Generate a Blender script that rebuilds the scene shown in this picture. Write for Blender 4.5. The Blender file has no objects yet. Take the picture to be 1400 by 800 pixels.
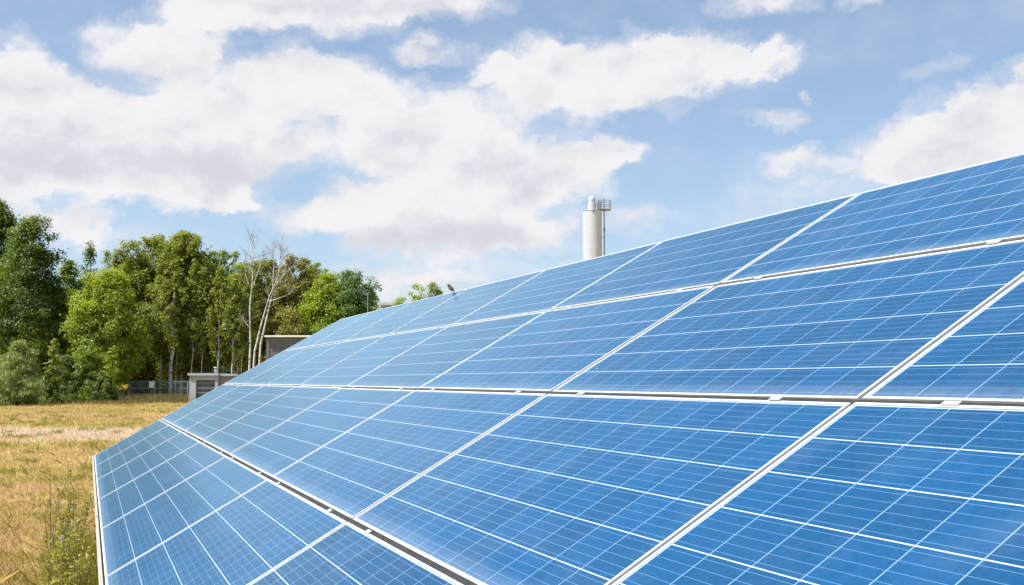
import bpy, bmesh, math, random
import numpy as np
from mathutils import Vector, Matrix

R = math.radians
random.seed(7)
rng = np.random.default_rng(11)
S = bpy.context.scene
COL = S.collection

# ------------------------------------------------------------------ camera
FPX, PITCH, CAMH = 1404.65, 0.08543, 1.87
cd = bpy.data.cameras.new('camera')
cd.sensor_width = 36.0
cd.lens = 36.0 * FPX / 1400.0
cd.clip_start = 0.05
cd.clip_end = 9000
cam = bpy.data.objects.new('camera', cd)
COL.objects.link(cam)
cam.location = (0, 0, CAMH)
cam.rotation_euler = (math.pi / 2 + PITCH, 0, 0)
S.camera = cam

# ------------------------------------------------------------------ colour, exposure, sampling
S.view_settings.view_transform = 'Standard'
S.view_settings.look = 'None'
S.view_settings.gamma = 1.0
S.view_settings.use_curve_mapping = False
S.view_settings.exposure = 0.7
S.render.engine = 'CYCLES'
S.cycles.max_bounces = 8
S.cycles.diffuse_bounces = 4
S.cycles.glossy_bounces = 3
S.cycles.transmission_bounces = 4
S.cycles.transparent_max_bounces = 4
S.cycles.use_adaptive_sampling = True
S.cycles.adaptive_threshold = 0.02
S.cycles.use_denoising = True
S.cycles.sample_clamp_indirect = 6.0

# ------------------------------------------------------------------ sun
SUN_AZ_VEC = Vector((-0.85, -0.50, 0)).normalized()
SUN_EL = R(58)
sun_dir = SUN_AZ_VEC * math.cos(SUN_EL) + Vector((0, 0, math.sin(SUN_EL)))
sl = bpy.data.lights.new('sun', 'SUN')
sl.energy = 4.8
sl.angle = R(0.53)
sl.color = (1.0, 0.975, 0.935)
so = bpy.data.objects.new('sun', sl)
COL.objects.link(so)
so.rotation_euler = sun_dir.to_track_quat('Z', 'Y').to_euler()

# ------------------------------------------------------------------ node helper
class NT:
    def __init__(s, tree):
        s.t = tree; s.n = tree.nodes; s.l = tree.links
    def add(s, typ, **kw):
        nd = s.n.new(typ)
        for k, v in kw.items():
            setattr(nd, k, v)
        return nd
    def put(s, sock, v):
        if v is None: return
        if hasattr(v, 'is_linked') or isinstance(v, bpy.types.NodeSocket):
            s.l.new(v, sock)
        else:
            sock.default_value = v
    def math(s, op, a=None, b=None, c=None, clamp=False):
        nd = s.add('ShaderNodeMath', operation=op); nd.use_clamp = clamp
        for i, v in enumerate((a, b, c)):
            s.put(nd.inputs[i], v)
        return nd.outputs[0]
    def vec(s, op, a=None, b=None, c=None):
        nd = s.add('ShaderNodeVectorMath', operation=op)
        for i, v in enumerate((a, b, c)):
            s.put(nd.inputs[i], v)
        return nd.outputs['Value'] if op in ('DOT_PRODUCT', 'LENGTH', 'DISTANCE') else nd.outputs['Vector']
    def mix(s, fac, a, b, blend='MIX'):
        nd = s.add('ShaderNodeMix', data_type='RGBA', blend_type=blend)
        s.put(nd.inputs['Factor'], fac)
        s.put(nd.inputs['A'], a); s.put(nd.inputs['B'], b)
        return nd.outputs['Result']
    def noise(s, vec, scale, detail=4, rough=0.5, dist=0.0):
        nd = s.add('ShaderNodeTexNoise')
        s.put(nd.inputs['Vector'], vec)
        nd.inputs['Scale'].default_value = scale
        nd.inputs['Detail'].default_value = detail
        nd.inputs['Roughness'].default_value = rough
        nd.inputs['Distortion'].default_value = dist
        return nd
    def ramp(s, fac, stops, interp='LINEAR'):
        nd = s.add('ShaderNodeValToRGB')
        cr = nd.color_ramp; cr.interpolation = interp
        while len(cr.elements) < len(stops): cr.elements.new(0.5)
        for e, (p, c) in zip(cr.elements, stops):
            e.position = p; e.color = c if len(c) == 4 else (*c, 1)
        s.put(nd.inputs['Fac'], fac)
        return nd.outputs['Color']
    def smooth(s, v, lo, hi, to0=0.0, to1=1.0):
        nd = s.add('ShaderNodeMapRange', interpolation_type='SMOOTHSTEP')
        s.put(nd.inputs['Value'], v)
        nd.inputs['From Min'].default_value = lo; nd.inputs['From Max'].default_value = hi
        nd.inputs['To Min'].default_value = to0; nd.inputs['To Max'].default_value = to1
        return nd.outputs['Result']

# ------------------------------------------------------------------ picture <-> world
CP, SP = math.cos(PITCH), math.sin(PITCH)
def ray(px, py):
    a = (px - 700) / FPX; b = (400 - py) / FPX
    return Vector((a, CP - b * SP, SP + b * CP))
def zat(py, Y):
    d = ray(700, py)
    return CAMH + Y * d.z / d.y
def xat(px, Y, z=CAMH):
    return (px - 700) / FPX * (Y * CP + (z - CAMH) * SP)
def azel(px, py):
    d = ray(px, py).normalized()
    return math.atan2(d.x, d.y), math.asin(d.z)

# ------------------------------------------------------------------ sky with fair-weather clouds
W = bpy.data.worlds.new('World')
S.world = W
W.use_nodes = True
nt = NT(W.node_tree)
for n_ in list(nt.n): nt.n.remove(n_)
wout = nt.add('ShaderNodeOutputWorld')
bg = nt.add('ShaderNodeBackground')
bg.inputs['Strength'].default_value = 0.0865
nt.l.new(bg.outputs[0], wout.inputs[0])
sky = nt.add('ShaderNodeTexSky', sky_type='NISHITA')
sky.sun_disc = False
sky.sun_elevation = SUN_EL
sky.sun_rotation = math.atan2(SUN_AZ_VEC.x, SUN_AZ_VEC.y)
sky.air_density = 1.0; sky.dust_density = 1.2; sky.ozone_density = 1.3
tc = nt.add('ShaderNodeTexCoord')
dirv = tc.outputs['Generated']
sep = nt.add('ShaderNodeSeparateXYZ'); nt.l.new(dirv, sep.inputs[0])
az = nt.math('ARCTAN2', sep.outputs['X'], sep.outputs['Y'])
el = nt.math('ARCSINE', sep.outputs['Z'])
# warp the direction a little so that cloud edges break up into puffs
stretch = nt.vec('MULTIPLY', dirv, (1, 1, 1.35))
n1 = nt.noise(stretch, 9.0, 3, 0.55)
n2 = nt.noise(stretch, 26.0, 7, 0.62)
w1 = nt.vec('SUBTRACT', n1.outputs['Color'], (0.5, 0.5, 0.5))
w2 = nt.vec('SUBTRACT', n2.outputs['Color'], (0.5, 0.5, 0.5))
ws1 = nt.add('ShaderNodeSeparateXYZ'); nt.l.new(w1, ws1.inputs[0])
ws2 = nt.add('ShaderNodeSeparateXYZ'); nt.l.new(w2, ws2.inputs[0])
azw = nt.math('MULTIPLY_ADD', ws2.outputs['X'], 0.075, nt.math('MULTIPLY_ADD', ws1.outputs['X'], 0.055, az))
elw = nt.math('MULTIPLY_ADD', ws2.outputs['Y'], 0.050, nt.math('MULTIPLY_ADD', ws1.outputs['Y'], 0.035, el))

def blob_field(blobs, azs, els):
    """sum of soft ellipses given as (x, y, rx, ry, weight) in picture units turned into sky angles; three per vector"""
    cx = nt.add('ShaderNodeCombineXYZ'); cy = nt.add('ShaderNodeCombineXYZ')
    for i in range(3):
        nt.l.new(azs, cx.inputs[i]); nt.l.new(els, cy.inputs[i])
    total = None
    blobs = list(blobs)
    while len(blobs) % 3: blobs.append((0, 0, 1, 1, 0.0))
    for k in range(0, len(blobs), 3):
        ax, ox, ay, oy, ww = [], [], [], [], []
        for (x, y, rx, ry, wt) in blobs[k:k + 3]:
            a, e = azel(x, y)
            sx, sy = FPX / rx, FPX / ry
            ax.append(sx); ox.append(-a * sx); ay.append(sy); oy.append(-e * sy); ww.append(wt)
        X = nt.vec('MULTIPLY_ADD', cx.outputs[0], tuple(ax), tuple(ox))
        Y = nt.vec('MULTIPLY_ADD', cy.outputs[0], tuple(ay), tuple(oy))
        q = nt.vec('MULTIPLY_ADD', X, X, nt.vec('MULTIPLY', Y, Y))
        g = nt.vec('MAXIMUM', nt.vec('SUBTRACT', (1, 1, 1), q), (0, 0, 0))
        dsum = nt.vec('DOT_PRODUCT', g, tuple(ww))
        total = dsum if total is None else nt.math('ADD', total, dsum)
    return total

CLOUDS = [  # big bank on the left
    (30, 150, 110, 75, 1), (18, 100, 60, 60, .9), (120, 185, 130, 75, 1), (230, 190, 130, 80, 1), (330, 155, 120, 90, 1),
    (405, 115, 80, 60, .9), (470, 120, 90, 50, 1), (150, 232, 190, 42, 1), (290, 225, 140, 48, 1), (20, 215, 110, 60, 1),
    # the tower above it and the veil along the top
    (200, 72, 90, 50, 1), (245, 40, 70, 60, .9), (330, 8, 120, 42, 1), (455, 10, 150, 42, 1), (590, 0, 170, 32, .9),
    # middle mass
    (560, 170, 120, 70, 1), (610, 205, 150, 65, 1), (500, 205, 110, 50, .9), (690, 135, 85, 55, .9), (585, 68, 60, 24, .8),
    (655, 95, 40, 24, .7), (760, 215, 120, 42, 1), (835, 207, 50, 26, .7), (600, 120, 60, 26, .35),
    # right of the middle
    (750, 95, 95, 52, 1), (855, 85, 120, 52, 1), (950, 82, 110, 48, 1), (1030, 78, 60, 28, .8), (800, 140, 95, 42, .9), (890, 125, 90, 34, .6),
    # lower middle
    (420, 302, 80, 28, .9), (510, 295, 110, 48, 1), (610, 285, 130, 58, 1), (710, 280, 110, 60, 1), (590, 332, 150, 34, 1), (720, 325, 110, 34, .9),
    (850, 298, 80, 20, .5), (640, 372, 190, 22, .6), (790, 250, 70, 32, .7),
    # low on the left
    (225, 272, 150, 22, .8), (310, 276, 55, 20, .7), (100, 303, 65, 36, 1), (18, 278, 36, 24, .9), (170, 330, 120, 20, .35),
    # right
    (1330, 185, 130, 60, 1), (1250, 205, 100, 48, .9), (1400, 165, 110, 70, 1), (1110, 222, 70, 24, .8), (1100, 262, 110, 24, .5), (1300, 235, 150, 34, .8),
    # scraps
    (1055, 163, 40, 22, .8), (1095, 128, 18, 9, .8), (1040, 6, 80, 22, .9), (1165, 10, 34, 16, .55), (1395, 92, 34, 22, .7), (1285, 100, 36, 14, .4),
    # haze bank near the skyline
    (560, 392, 130, 30, .55), (1000, 300, 160, 24, .25),
]
field = blob_field(CLOUDS, azw, elw)
field = nt.math('MINIMUM', field, 1.15)
n3 = nt.noise(stretch, 17.0, 8, 0.6)
fb = nt.math('SUBTRACT', n3.outputs['Fac'], 0.5)
dens = nt.math('MULTIPLY_ADD', fb, 1.5, field)
# clouds elsewhere in the sky, above and behind the viewer
n4 = nt.noise(stretch, 3.3, 7, 0.58)
high = nt.smooth(el, 0.36, 0.50)
behind = nt.smooth(nt.math('ABSOLUTE', az), 0.56, 0.75)
else_w = nt.math('MAXIMUM', high, behind)
dens2 = nt.math('MULTIPLY', nt.smooth(n4.outputs['Fac'], 0.50, 0.66), else_w)
mask_a = nt.smooth(dens, 0.12, 0.98)
veil = nt.math('MULTIPLY', nt.smooth(nt.math('MULTIPLY_ADD', fb, 1.1, field), -0.12, 0.55), 0.36)
mask = nt.math('MAXIMUM', nt.math('MAXIMUM', mask_a, veil), nt.math('MULTIPLY', dens2, 0.85))
# grey undersides
BASES = [(60, 205, 130, 50, .9), (200, 235, 190, 36, 1), (330, 222, 130, 38, .9), (30, 120, 60, 46, .55), (620, 322, 170, 36, 1), (500, 325, 90, 24, .6),
         (640, 235, 150, 34, .7), (740, 250, 90, 30, .6), (560, 190, 90, 24, .35), (1340, 215, 140, 34, .5), (850, 128, 110, 22, .4), (240, 100, 60, 26, .35),
         (450, 5, 200, 14, .4), (480, 145, 100, 20, .35), (390, 160, 90, 24, .35)]
bf = blob_field(BASES, azw, elw)
n5 = nt.noise(stretch, 21.0, 5, 0.6)
# puffs: lit on the side turned to the sun (up and left), shaded away from it
n6 = nt.noise(nt.vec('ADD', stretch, (-0.012, 0.0, 0.020)), 21.0, 5, 0.6)
n7 = nt.noise(nt.vec('ADD', stretch, (-0.02, 0.0, 0.045)), 9.0, 3, 0.55)
n1s = nt.add('ShaderNodeSeparateXYZ'); nt.l.new(n1.outputs['Color'], n1s.inputs[0])
n7s = nt.add('ShaderNodeSeparateXYZ'); nt.l.new(n7.outputs['Color'], n7s.inputs[0])
relief = nt.math('ADD', nt.math('SUBTRACT', n6.outputs['Fac'], n5.outputs['Fac']), nt.math('MULTIPLY', nt.math('SUBTRACT', n7s.outputs['Z'], n1s.outputs['Z']), .7))
shade = nt.smooth(nt.math('MULTIPLY_ADD', relief, 2.0, nt.math('MULTIPLY_ADD', bf, 0.62, 0.10)), -0.15, 1.25)
CW = 6.45
ccol = nt.mix(shade, (CW, CW * 0.985, CW * 1.01, 1), (4.85, 4.95, 5.4, 1))
# clear air: the sky model, whitened towards the horizon as the summer haze does
lift = nt.mix(nt.smooth(el, 0.02, 0.32, 0.36, 0.20), nt.mix(1.0, sky.outputs['Color'], (0.93, 1.0, 1.10, 1), 'MULTIPLY'), (5.3, 6.6, 7.5, 1))
skyc = nt.mix(mask, lift, ccol)
nt.l.new(skyc, bg.inputs['Color'])
W.cycles.sampling_method = 'MANUAL'
W.cycles.sample_map_resolution = 512

# ------------------------------------------------------------------ materials
def new_mat(name):
    m = bpy.data.materials.new(name); m.use_nodes = True
    t = NT(m.node_tree)
    b = t.n['Principled BSDF']
    return m, t, b
def objco(t):
    return t.add('ShaderNodeTexCoord').outputs['Object']
def worldpos(t):
    return t.add('ShaderNodeNewGeometry').outputs['Position']

def mottled(name, c1, c2, scale=3.0, rough=0.7, metal=0.0, detail=5, lo=.35, hi=.65, world=False, spec=None):
    m, t, b = new_mat(name)
    n = t.noise(worldpos(t) if world else objco(t), scale, detail, 0.6)
    c = t.ramp(n.outputs['Fac'], [(lo, c1), (hi, c2)])
    t.l.new(c, b.inputs['Base Color'])
    b.inputs['Roughness'].default_value = rough
    b.inputs['Metallic'].default_value = metal
    if spec is not None: b.inputs['Specular IOR Level'].default_value = spec
    return m

def foliage(name, dark, mid, light, transl=0.58, clump=0.55):
    m, t, b = new_mat(name)
    geo = t.add('ShaderNodeNewGeometry')
    n = t.noise(geo.outputs['Position'], clump, 3, 0.6)
    f = t.math('MULTIPLY_ADD', n.outputs['Fac'], 0.9, t.math('MULTIPLY_ADD', geo.outputs['Random Per Island'], 0.55, -0.22), clamp=True)
    c = t.ramp(f, [(0.15, dark), (0.5, mid), (0.9, light)])
    dif = t.add('ShaderNodeBsdfDiffuse'); tr = t.add('ShaderNodeBsdfTranslucent')
    t.l.new(c, dif.inputs['Color'])
    warm = t.mix(1.0, c, (1.25, 1.15, 0.5, 1), 'MULTIPLY'); t.l.new(warm, tr.inputs['Color'])
    mx = t.add('ShaderNodeMixShader'); mx.inputs[0].default_value = transl
    t.l.new(dif.outputs[0], mx.inputs[1]); t.l.new(tr.outputs[0], mx.inputs[2])
    gl = t.add('ShaderNodeBsdfGlossy'); gl.inputs['Roughness'].default_value = 0.5
    gl.inputs['Color'].default_value = (.9, .9, .9, 1)
    m2 = t.add('ShaderNodeMixShader'); m2.inputs[0].default_value = 0.035
    t.l.new(mx.outputs[0], m2.inputs[1]); t.l.new(gl.outputs[0], m2.inputs[2])
    t.l.new(m2.outputs[0], t.n['Material Output'].inputs[0])
    return m

M = {}
M['alu'] = mottled('anodised_aluminium', (.62, .625, .64), (.71, .715, .72), 9, .45, 0.15)
M['alu_dull'] = mottled('dull_aluminium', (.44, .435, .42), (.54, .53, .51), 12, .5, 0.4)
M['rail'] = mottled('galvanised_steel', (.16, .16, .16), (.28, .28, .28), 14, .5, 0.5)
M['beige'] = mottled('beige_strip', (.30, .27, .215), (.38, .34, .28), 20, .7)
M['black'] = mottled('gap_shade_and_clamp_black', (.012, .012, .012), (.03, .03, .028), 30, .7)  # for the end clamps and the added shade strips in the row gaps
M['white'] = mottled('white_paint', (.74, .74, .74), (.82, .82, .81), 1.2, .55)
M['chimney0'] = mottled('pale_cladding', (.455, .475, .505), (.505, .525, .555), .25, .6)
def chimney_mat():
    m, t, b = new_mat('stained_pale_cladding')
    p = worldpos(t)
    n = t.noise(t.vec('MULTIPLY', p, (1.6, 1.6, .10)), 1.0, 5, .6)
    c = t.ramp(n.outputs['Fac'], [(.30, (.40, .41, .43)), (.50, (.47, .49, .52)), (.75, (.51, .53, .555))])
    t.l.new(c, b.inputs['Base Color']); b.inputs['Roughness'].default_value = .6
    return m
M['chimney'] = chimney_mat()
M['steel'] = mottled('grey_steel', (.16, .16, .18), (.24, .24, .26), 6, .5, .3)
M['redpole'] = mottled('weathered_pole', (.22, .22, .26), (.34, .30, .32), 4, .6)
M['gal'] = mottled('fence_wire', (.16, .21, .20), (.24, .29, .28), 3, .55, .1)
M['post'] = mottled('fence_post', (.22, .25, .25), (.33, .36, .35), 3, .6, .1)
M['kiosk'] = mottled('pale_grey_render', (.285, .308, .345), (.345, .368, .405), 1.0, .8)
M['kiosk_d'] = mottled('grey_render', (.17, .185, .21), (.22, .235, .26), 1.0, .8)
M['dark'] = mottled('dark_metal', (.045, .05, .055), (.085, .09, .095), 3, .5)
M['door'] = mottled('grey_louvre', (.105, .115, .135), (.15, .16, .18), 3, .5)
M['clad_front'] = mottled('grey_cladding', (.092, .096, .110), (.120, .124, .140), .8, .6)
M['trim'] = mottled('white_trim', (.66, .66, .66), (.74, .74, .73), 2, .5)
M['bark_b'] = None
def birch_bark():
    m, t, b = new_mat('birch_bark')
    co = worldpos(t)
    n = t.noise(t.vec('MULTIPLY', co, (2.5, 2.5, 5.0)), 1.2, 4, .65)
    c = t.ramp(n.outputs['Fac'], [(.36, (.05, .045, .04)), (.46, (.42, .40, .37)), (.60, (.62, .60, .57))])
    t.l.new(c, b.inputs['Base Color']); b.inputs['Roughness'].default_value = .85
    return m
M['birch'] = birch_bark()
M['bark'] = mottled('brown_bark', (.05, .04, .03), (.13, .105, .08), 3, .9, world=True)
M['twig'] = mottled('pale_twigs', (.16, .14, .12), (.27, .24, .21), 2, .9, world=True)

FOL = {
    'dark':  foliage('dark_green_leaves', (0.047, 0.089, 0.016), (0.110, 0.181, 0.028), (0.200, 0.276, 0.052)),
    'mid':   foliage('green_leaves', (0.084, 0.141, 0.011), (0.188, 0.276, 0.023), (0.304, 0.390, 0.046)),
    'lime':  foliage('lime_leaves', (0.155, 0.229, 0.011), (0.292, 0.390, 0.021), (0.413, 0.460, 0.046)),
    'olive': foliage('olive_birch_leaves', (0.117, 0.150, 0.018), (0.240, 0.285, 0.037), (0.369, 0.404, 0.075)),
    'brown': foliage('dry_olive_leaves', (0.136, 0.145, 0.023), (0.265, 0.269, 0.048), (0.401, 0.350, 0.098)),
    'cool':  foliage('cool_green_leaves', (0.047, 0.105, 0.018), (0.104, 0.209, 0.037), (0.194, 0.296, 0.063)),
    'grey':  foliage('grey_green_needles', (0.136, 0.186, 0.048), (0.252, 0.316, 0.098), (0.388, 0.443, 0.172), .3),
    'under': foliage('understorey_leaves', (0.034, 0.059, 0.009), (0.084, 0.121, 0.018), (0.161, 0.202, 0.032)),
}
def solar_mat():
    m, t, b = new_mat('solar_cells')
    uvn = t.add('ShaderNodeUVMap'); uvn.uv_map = 'UVMap'
    s = t.add('ShaderNodeSeparateXYZ'); t.l.new(uvn.outputs[0], s.inputs[0])
    u, v = s.outputs['X'], s.outputs['Y']
    oi = t.add('ShaderNodeObjectInfo'); rnd = oi.outputs['Random']
    PW, PH, CP_, CV_ = 1.938, 0.997, 0.1592, 0.1620
    mu, mv = (PW - 12 * CP_) / 2, (PH - 6 * CV_) / 2
    cu = t.math('MULTIPLY_ADD', u, 1 / CP_, -mu / CP_)
    cv = t.math('MULTIPLY_ADD', v, 1 / CV_, -mv / CV_)
    fu = t.math('FRACT', cu); fv = t.math('FRACT', cv)
    du = t.math('ABSOLUTE', t.math('SUBTRACT', fu, .5))
    dv = t.math('ABSOLUTE', t.math('SUBTRACT', fv, .5))
    gu = t.math('GREATER_THAN', du, .5 - .0115)
    gv = t.math('GREATER_THAN', dv, .5 - .0118)
    inu = t.math('LESS_THAN', t.math('ABSOLUTE', t.math('SUBTRACT', cu, 6.0)), 6.0)
    inv = t.math('LESS_THAN', t.math('ABSOLUTE', t.math('SUBTRACT', cv, 3.0)), 3.0)
    inside = t.math('MULTIPLY', inu, inv)
    fb5 = t.math('FRACT', t.math('MULTIPLY', fv, 5.0))
    bus = t.math('LESS_THAN', t.math('ABSOLUTE', t.math('SUBTRACT', fb5, .5)), .030)
    # polycrystalline cell: each cell its own tone, small crystals within
    idv = t.add('ShaderNodeCombineXYZ')
    t.l.new(t.math('FLOOR', cu), idv.inputs[0]); t.l.new(t.math('FLOOR', cv), idv.inputs[1]); t.l.new(t.math('MULTIPLY', rnd, 97.0), idv.inputs[2])
    wn = t.add('ShaderNodeTexWhiteNoise'); t.l.new(idv.outputs[0], wn.inputs[0])
    vo = t.add('ShaderNodeTexVoronoi'); vo.inputs['Scale'].default_value = 85
    sh = t.vec('ADD', uvn.outputs[0], t.vec('SCALE', (13.1, 7.7, 0)) if False else (0, 0, 0))
    t.l.new(sh, vo.inputs['Vector'])
    vs = t.add('ShaderNodeSeparateXYZ'); t.l.new(vo.outputs['Color'], vs.inputs[0])
    tone = t.math('MULTIPLY_ADD', wn.outputs['Value'], .24, t.math('MULTIPLY_ADD', vs.outputs[0], .26, t.math('MULTIPLY_ADD', rnd, .34, .57)))
    cell = t.vec('SCALE', (.0011, .054, .146)); cell.node.inputs['Scale'].default_value = 1; t.l.new(tone, cell.node.inputs['Scale'])
    c = t.mix(bus, cell, (.065, .165, .31, 1))
    line = t.math('MAXIMUM', gu, gv)
    c = t.mix(gu, c, (.17, .28, .42, 1))
    c = t.mix(gv, c, (.44, .52, .64, 1))
    c = t.mix(inside, (.62, .65, .70, 1), c)
    # dark edge band: shade and reflection of the frame lip, put into the colour
    eu = t.math('MINIMUM', u, t.math('SUBTRACT', PW, u)); ev = t.math('MINIMUM', v, t.math('SUBTRACT', PH, v))
    lip_shade = t.math('LESS_THAN', t.math('MINIMUM', eu, ev), .0112)
    c = t.mix(lip_shade, c, (.03, .07, .16, 1))
    # dust: a thin film all over, thicker where rain dries along the lower edge
    off = t.add('ShaderNodeCombineXYZ'); t.l.new(t.math('MULTIPLY', rnd, 40.0), off.inputs[0])
    dco = t.vec('ADD', uvn.outputs[0], off.outputs[0])
    nz = t.noise(dco, 3.0, 6, .65)
    nz2 = t.noise(t.vec('MULTIPLY', dco, (26, 5, 1)), 1.0, 5, .6)
    lowe = t.smooth(v, .10, .012)
    lowe = t.math('MULTIPLY', lowe, t.math('MULTIPLY_ADD', nz2.outputs['Fac'], .9, .05))
    film = t.smooth(nz.outputs['Fac'], .42, .85, 0.0, .05)
    lw = t.add('ShaderNodeNewGeometry')
    cosv = t.math('MAXIMUM', t.math('ABSOLUTE', t.vec('DOT_PRODUCT', lw.outputs['Incoming'], lw.outputs['Normal'])), .06)
    film = t.math('ADD', film, t.math('DIVIDE', .0042, cosv))               # a dust layer covers more the flatter one looks across it
    dust = t.math('ADD', t.math('MULTIPLY', lowe, .21), film, clamp=True)
    c = t.mix(dust, c, (.62, .66, .72, 1))
    sp = t.add('ShaderNodeTexVoronoi'); sp.inputs['Scale'].default_value = 3.3; t.l.new(dco, sp.inputs['Vector'])
    sps = t.add('ShaderNodeSeparateXYZ'); t.l.new(sp.outputs['Color'], sps.inputs[0])
    spot = t.math('LESS_THAN', sp.outputs['Distance'], t.math('MULTIPLY', t.math('GREATER_THAN', sps.outputs[0], .72), t.math('MULTIPLY', sps.outputs[1], .030)))
    c = t.mix(t.math('MULTIPLY', spot, .8), c, (.60, .59, .55, 1))          # dried droppings
    dif = t.add('ShaderNodeBsdfDiffuse'); t.l.new(c, dif.inputs['Color'])
    gl = t.add('ShaderNodeBsdfGlossy'); gl.inputs['Color'].default_value = (.62, .89, 1.0, 1)   # bluish anti-reflection coat
    t.l.new(t.math('MULTIPLY_ADD', dust, .4, .20), gl.inputs['Roughness'])
    fr = t.add('ShaderNodeFresnel'); fr.inputs['IOR'].default_value = 1.48
    mx = t.add('ShaderNodeMixShader'); t.l.new(fr.outputs[0], mx.inputs[0])
    t.l.new(dif.outputs[0], mx.inputs[1]); t.l.new(gl.outputs[0], mx.inputs[2])
    t.l.new(mx.outputs[0], t.n['Material Output'].inputs[0])
    return m
M['solar'] = solar_mat()

# ------------------------------------------------------------------ mesh helpers
def link_mesh(name, me, mat, parent=None):
    o = bpy.data.objects.new(name, me)
    COL.objects.link(o)
    if mat is not None:
        for mm in (mat if isinstance(mat, (list, tuple)) else [mat]): me.materials.append(mm)
    if parent is not None: o.parent = parent
    return o
def tag(o, label=None, cat=None, group=None, kind=None):
    if label: o['label'] = label
    if cat: o['category'] = cat
    if group: o['group'] = group
    if kind: o['kind'] = kind
    return o
def empty(name, loc=(0, 0, 0), rz=0.0):
    o = bpy.data.objects.new(name, None); COL.objects.link(o)
    o.empty_display_size = .2
    o.location = loc; o.rotation_euler = (0, 0, rz)
    return o

class MB:
    """collects simple shapes into one mesh"""
    def __init__(s): s.v = []; s.f = []; s.mi = []; s.cur = 0
    def _add(s, vs, fs):
        b = len(s.v); s.v.extend(vs)
        for f in fs: s.f.append(tuple(i + b for i in f)); s.mi.append(s.cur)
    def box(s, x0, x1, y0, y1, z0, z1):
        vs = [(x, y, z) for z in (z0, z1) for y in (y0, y1) for x in (x0, x1)]
        s._add(vs, [(0, 2, 3, 1), (4, 5, 7, 6), (0, 1, 5, 4), (2, 6, 7, 3), (0, 4, 6, 2), (1, 3, 7, 5)])
        return s
    def tube(s, pts, rad, n=6, cap=True):
        pts = [Vector(p) for p in pts]
        rad = rad if isinstance(rad, (list, tuple)) else [rad] * len(pts)
        b = len(s.v)
        for i, p in enumerate(pts):
            d = (pts[min(i + 1, len(pts) - 1)] - pts[max(i - 1, 0)]).normalized()
            a = d.cross(Vector((0, 1, 0)) if abs(d.y) < .9 else Vector((1, 0, 0))).normalized()
            c = d.cross(a)
            for k in range(n):
                t = 2 * math.pi * k / n
                s.v.append(tuple(p + (a * math.cos(t) + c * math.sin(t)) * rad[i]))
        for i in range(len(pts) - 1):
            for k in range(n):
                s.f.append((b + i * n + k, b + (i + 1) * n + k, b + (i + 1) * n + (k + 1) % n, b + i * n + (k + 1) % n)); s.mi.append(s.cur)
        if cap:
            s.f.append(tuple(b + k for k in range(n))); s.mi.append(s.cur)
            s.f.append(tuple(b + (len(pts) - 1) * n + k for k in reversed(range(n)))); s.mi.append(s.cur)
        return s
    def lathe(s, prof, n=40, cx=0, cy=0):
        b = len(s.v)
        for (r, z) in prof:
            for k in range(n):
                t = 2 * math.pi * k / n
                s.v.append((cx + r * math.cos(t), cy + r * math.sin(t), z))
        for i in range(len(prof) - 1):
            for k in range(n):
                s.f.append((b + i * n + k, b + i * n + (k + 1) % n, b + (i + 1) * n + (k + 1) % n, b + (i + 1) * n + k)); s.mi.append(s.cur)
        return s
    def build(s, name, mat, parent=None, smooth=False, bevel=0.0):
        me = bpy.data.meshes.new(name)
        me.from_pydata(s.v, [], s.f)
        o = link_mesh(name, me, mat, parent)
        me.polygons.foreach_set('material_index', s.mi)
        if smooth: me.polygons.foreach_set('use_smooth', [True] * len(s.f))
        if bevel:
            bm = bmesh.new(); bm.from_mesh(me)
            bmesh.ops.remove_doubles(bm, verts=bm.verts, dist=1e-5)
            bmesh.ops.bevel(bm, geom=list(bm.edges), offset=bevel, segments=2, affect='EDGES')
            bm.to_mesh(me); bm.free()
        me.update()
        return o

def raw_mesh(name, verts, nper):
    """verts (F*nper,3): independent faces of nper corners"""
    me = bpy.data.meshes.new(name)
    nv = len(verts); nf = nv // nper
    me.vertices.add(nv); me.vertices.foreach_set('co', np.ascontiguousarray(verts, np.float32).ravel())
    me.loops.add(nv); me.loops.foreach_set('vertex_index', np.arange(nv, dtype=np.int32))
    me.polygons.add(nf)
    me.polygons.foreach_set('loop_start', np.arange(0, nv, nper, dtype=np.int32))
    me.polygons.foreach_set('loop_total', np.full(nf, nper, np.int32))
    me.update(calc_edges=True)
    return me

def unit(a): return a / (np.linalg.norm(a, axis=1, keepdims=True) + 1e-9)
def leaf_quads(c, size, aspect=0.6, bias=None, bw=0.6, droop=0.0):
    """small pointed leaf faces at centres c"""
    n = len(c)
    nrm = rng.normal(size=(n, 3))
    if bias is not None: nrm = unit(nrm) * (1 - bw) + bias * bw
    nrm = unit(nrm)
    t = rng.normal(size=(n, 3))
    if droop: t[:, 2] -= droop
    t = unit(t - nrm * (t * nrm).sum(1, keepdims=True))
    b = np.cross(nrm, t)
    s = (size * rng.uniform(.6, 1.35, n))[:, None]
    w = s * aspect * .5
    v = np.stack([c - t * s * .5, c + b * w - t * s * .06, c + t * s * .5, c - b * w + t * s * .06], 1)
    return v.reshape(-1, 3)

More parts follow.
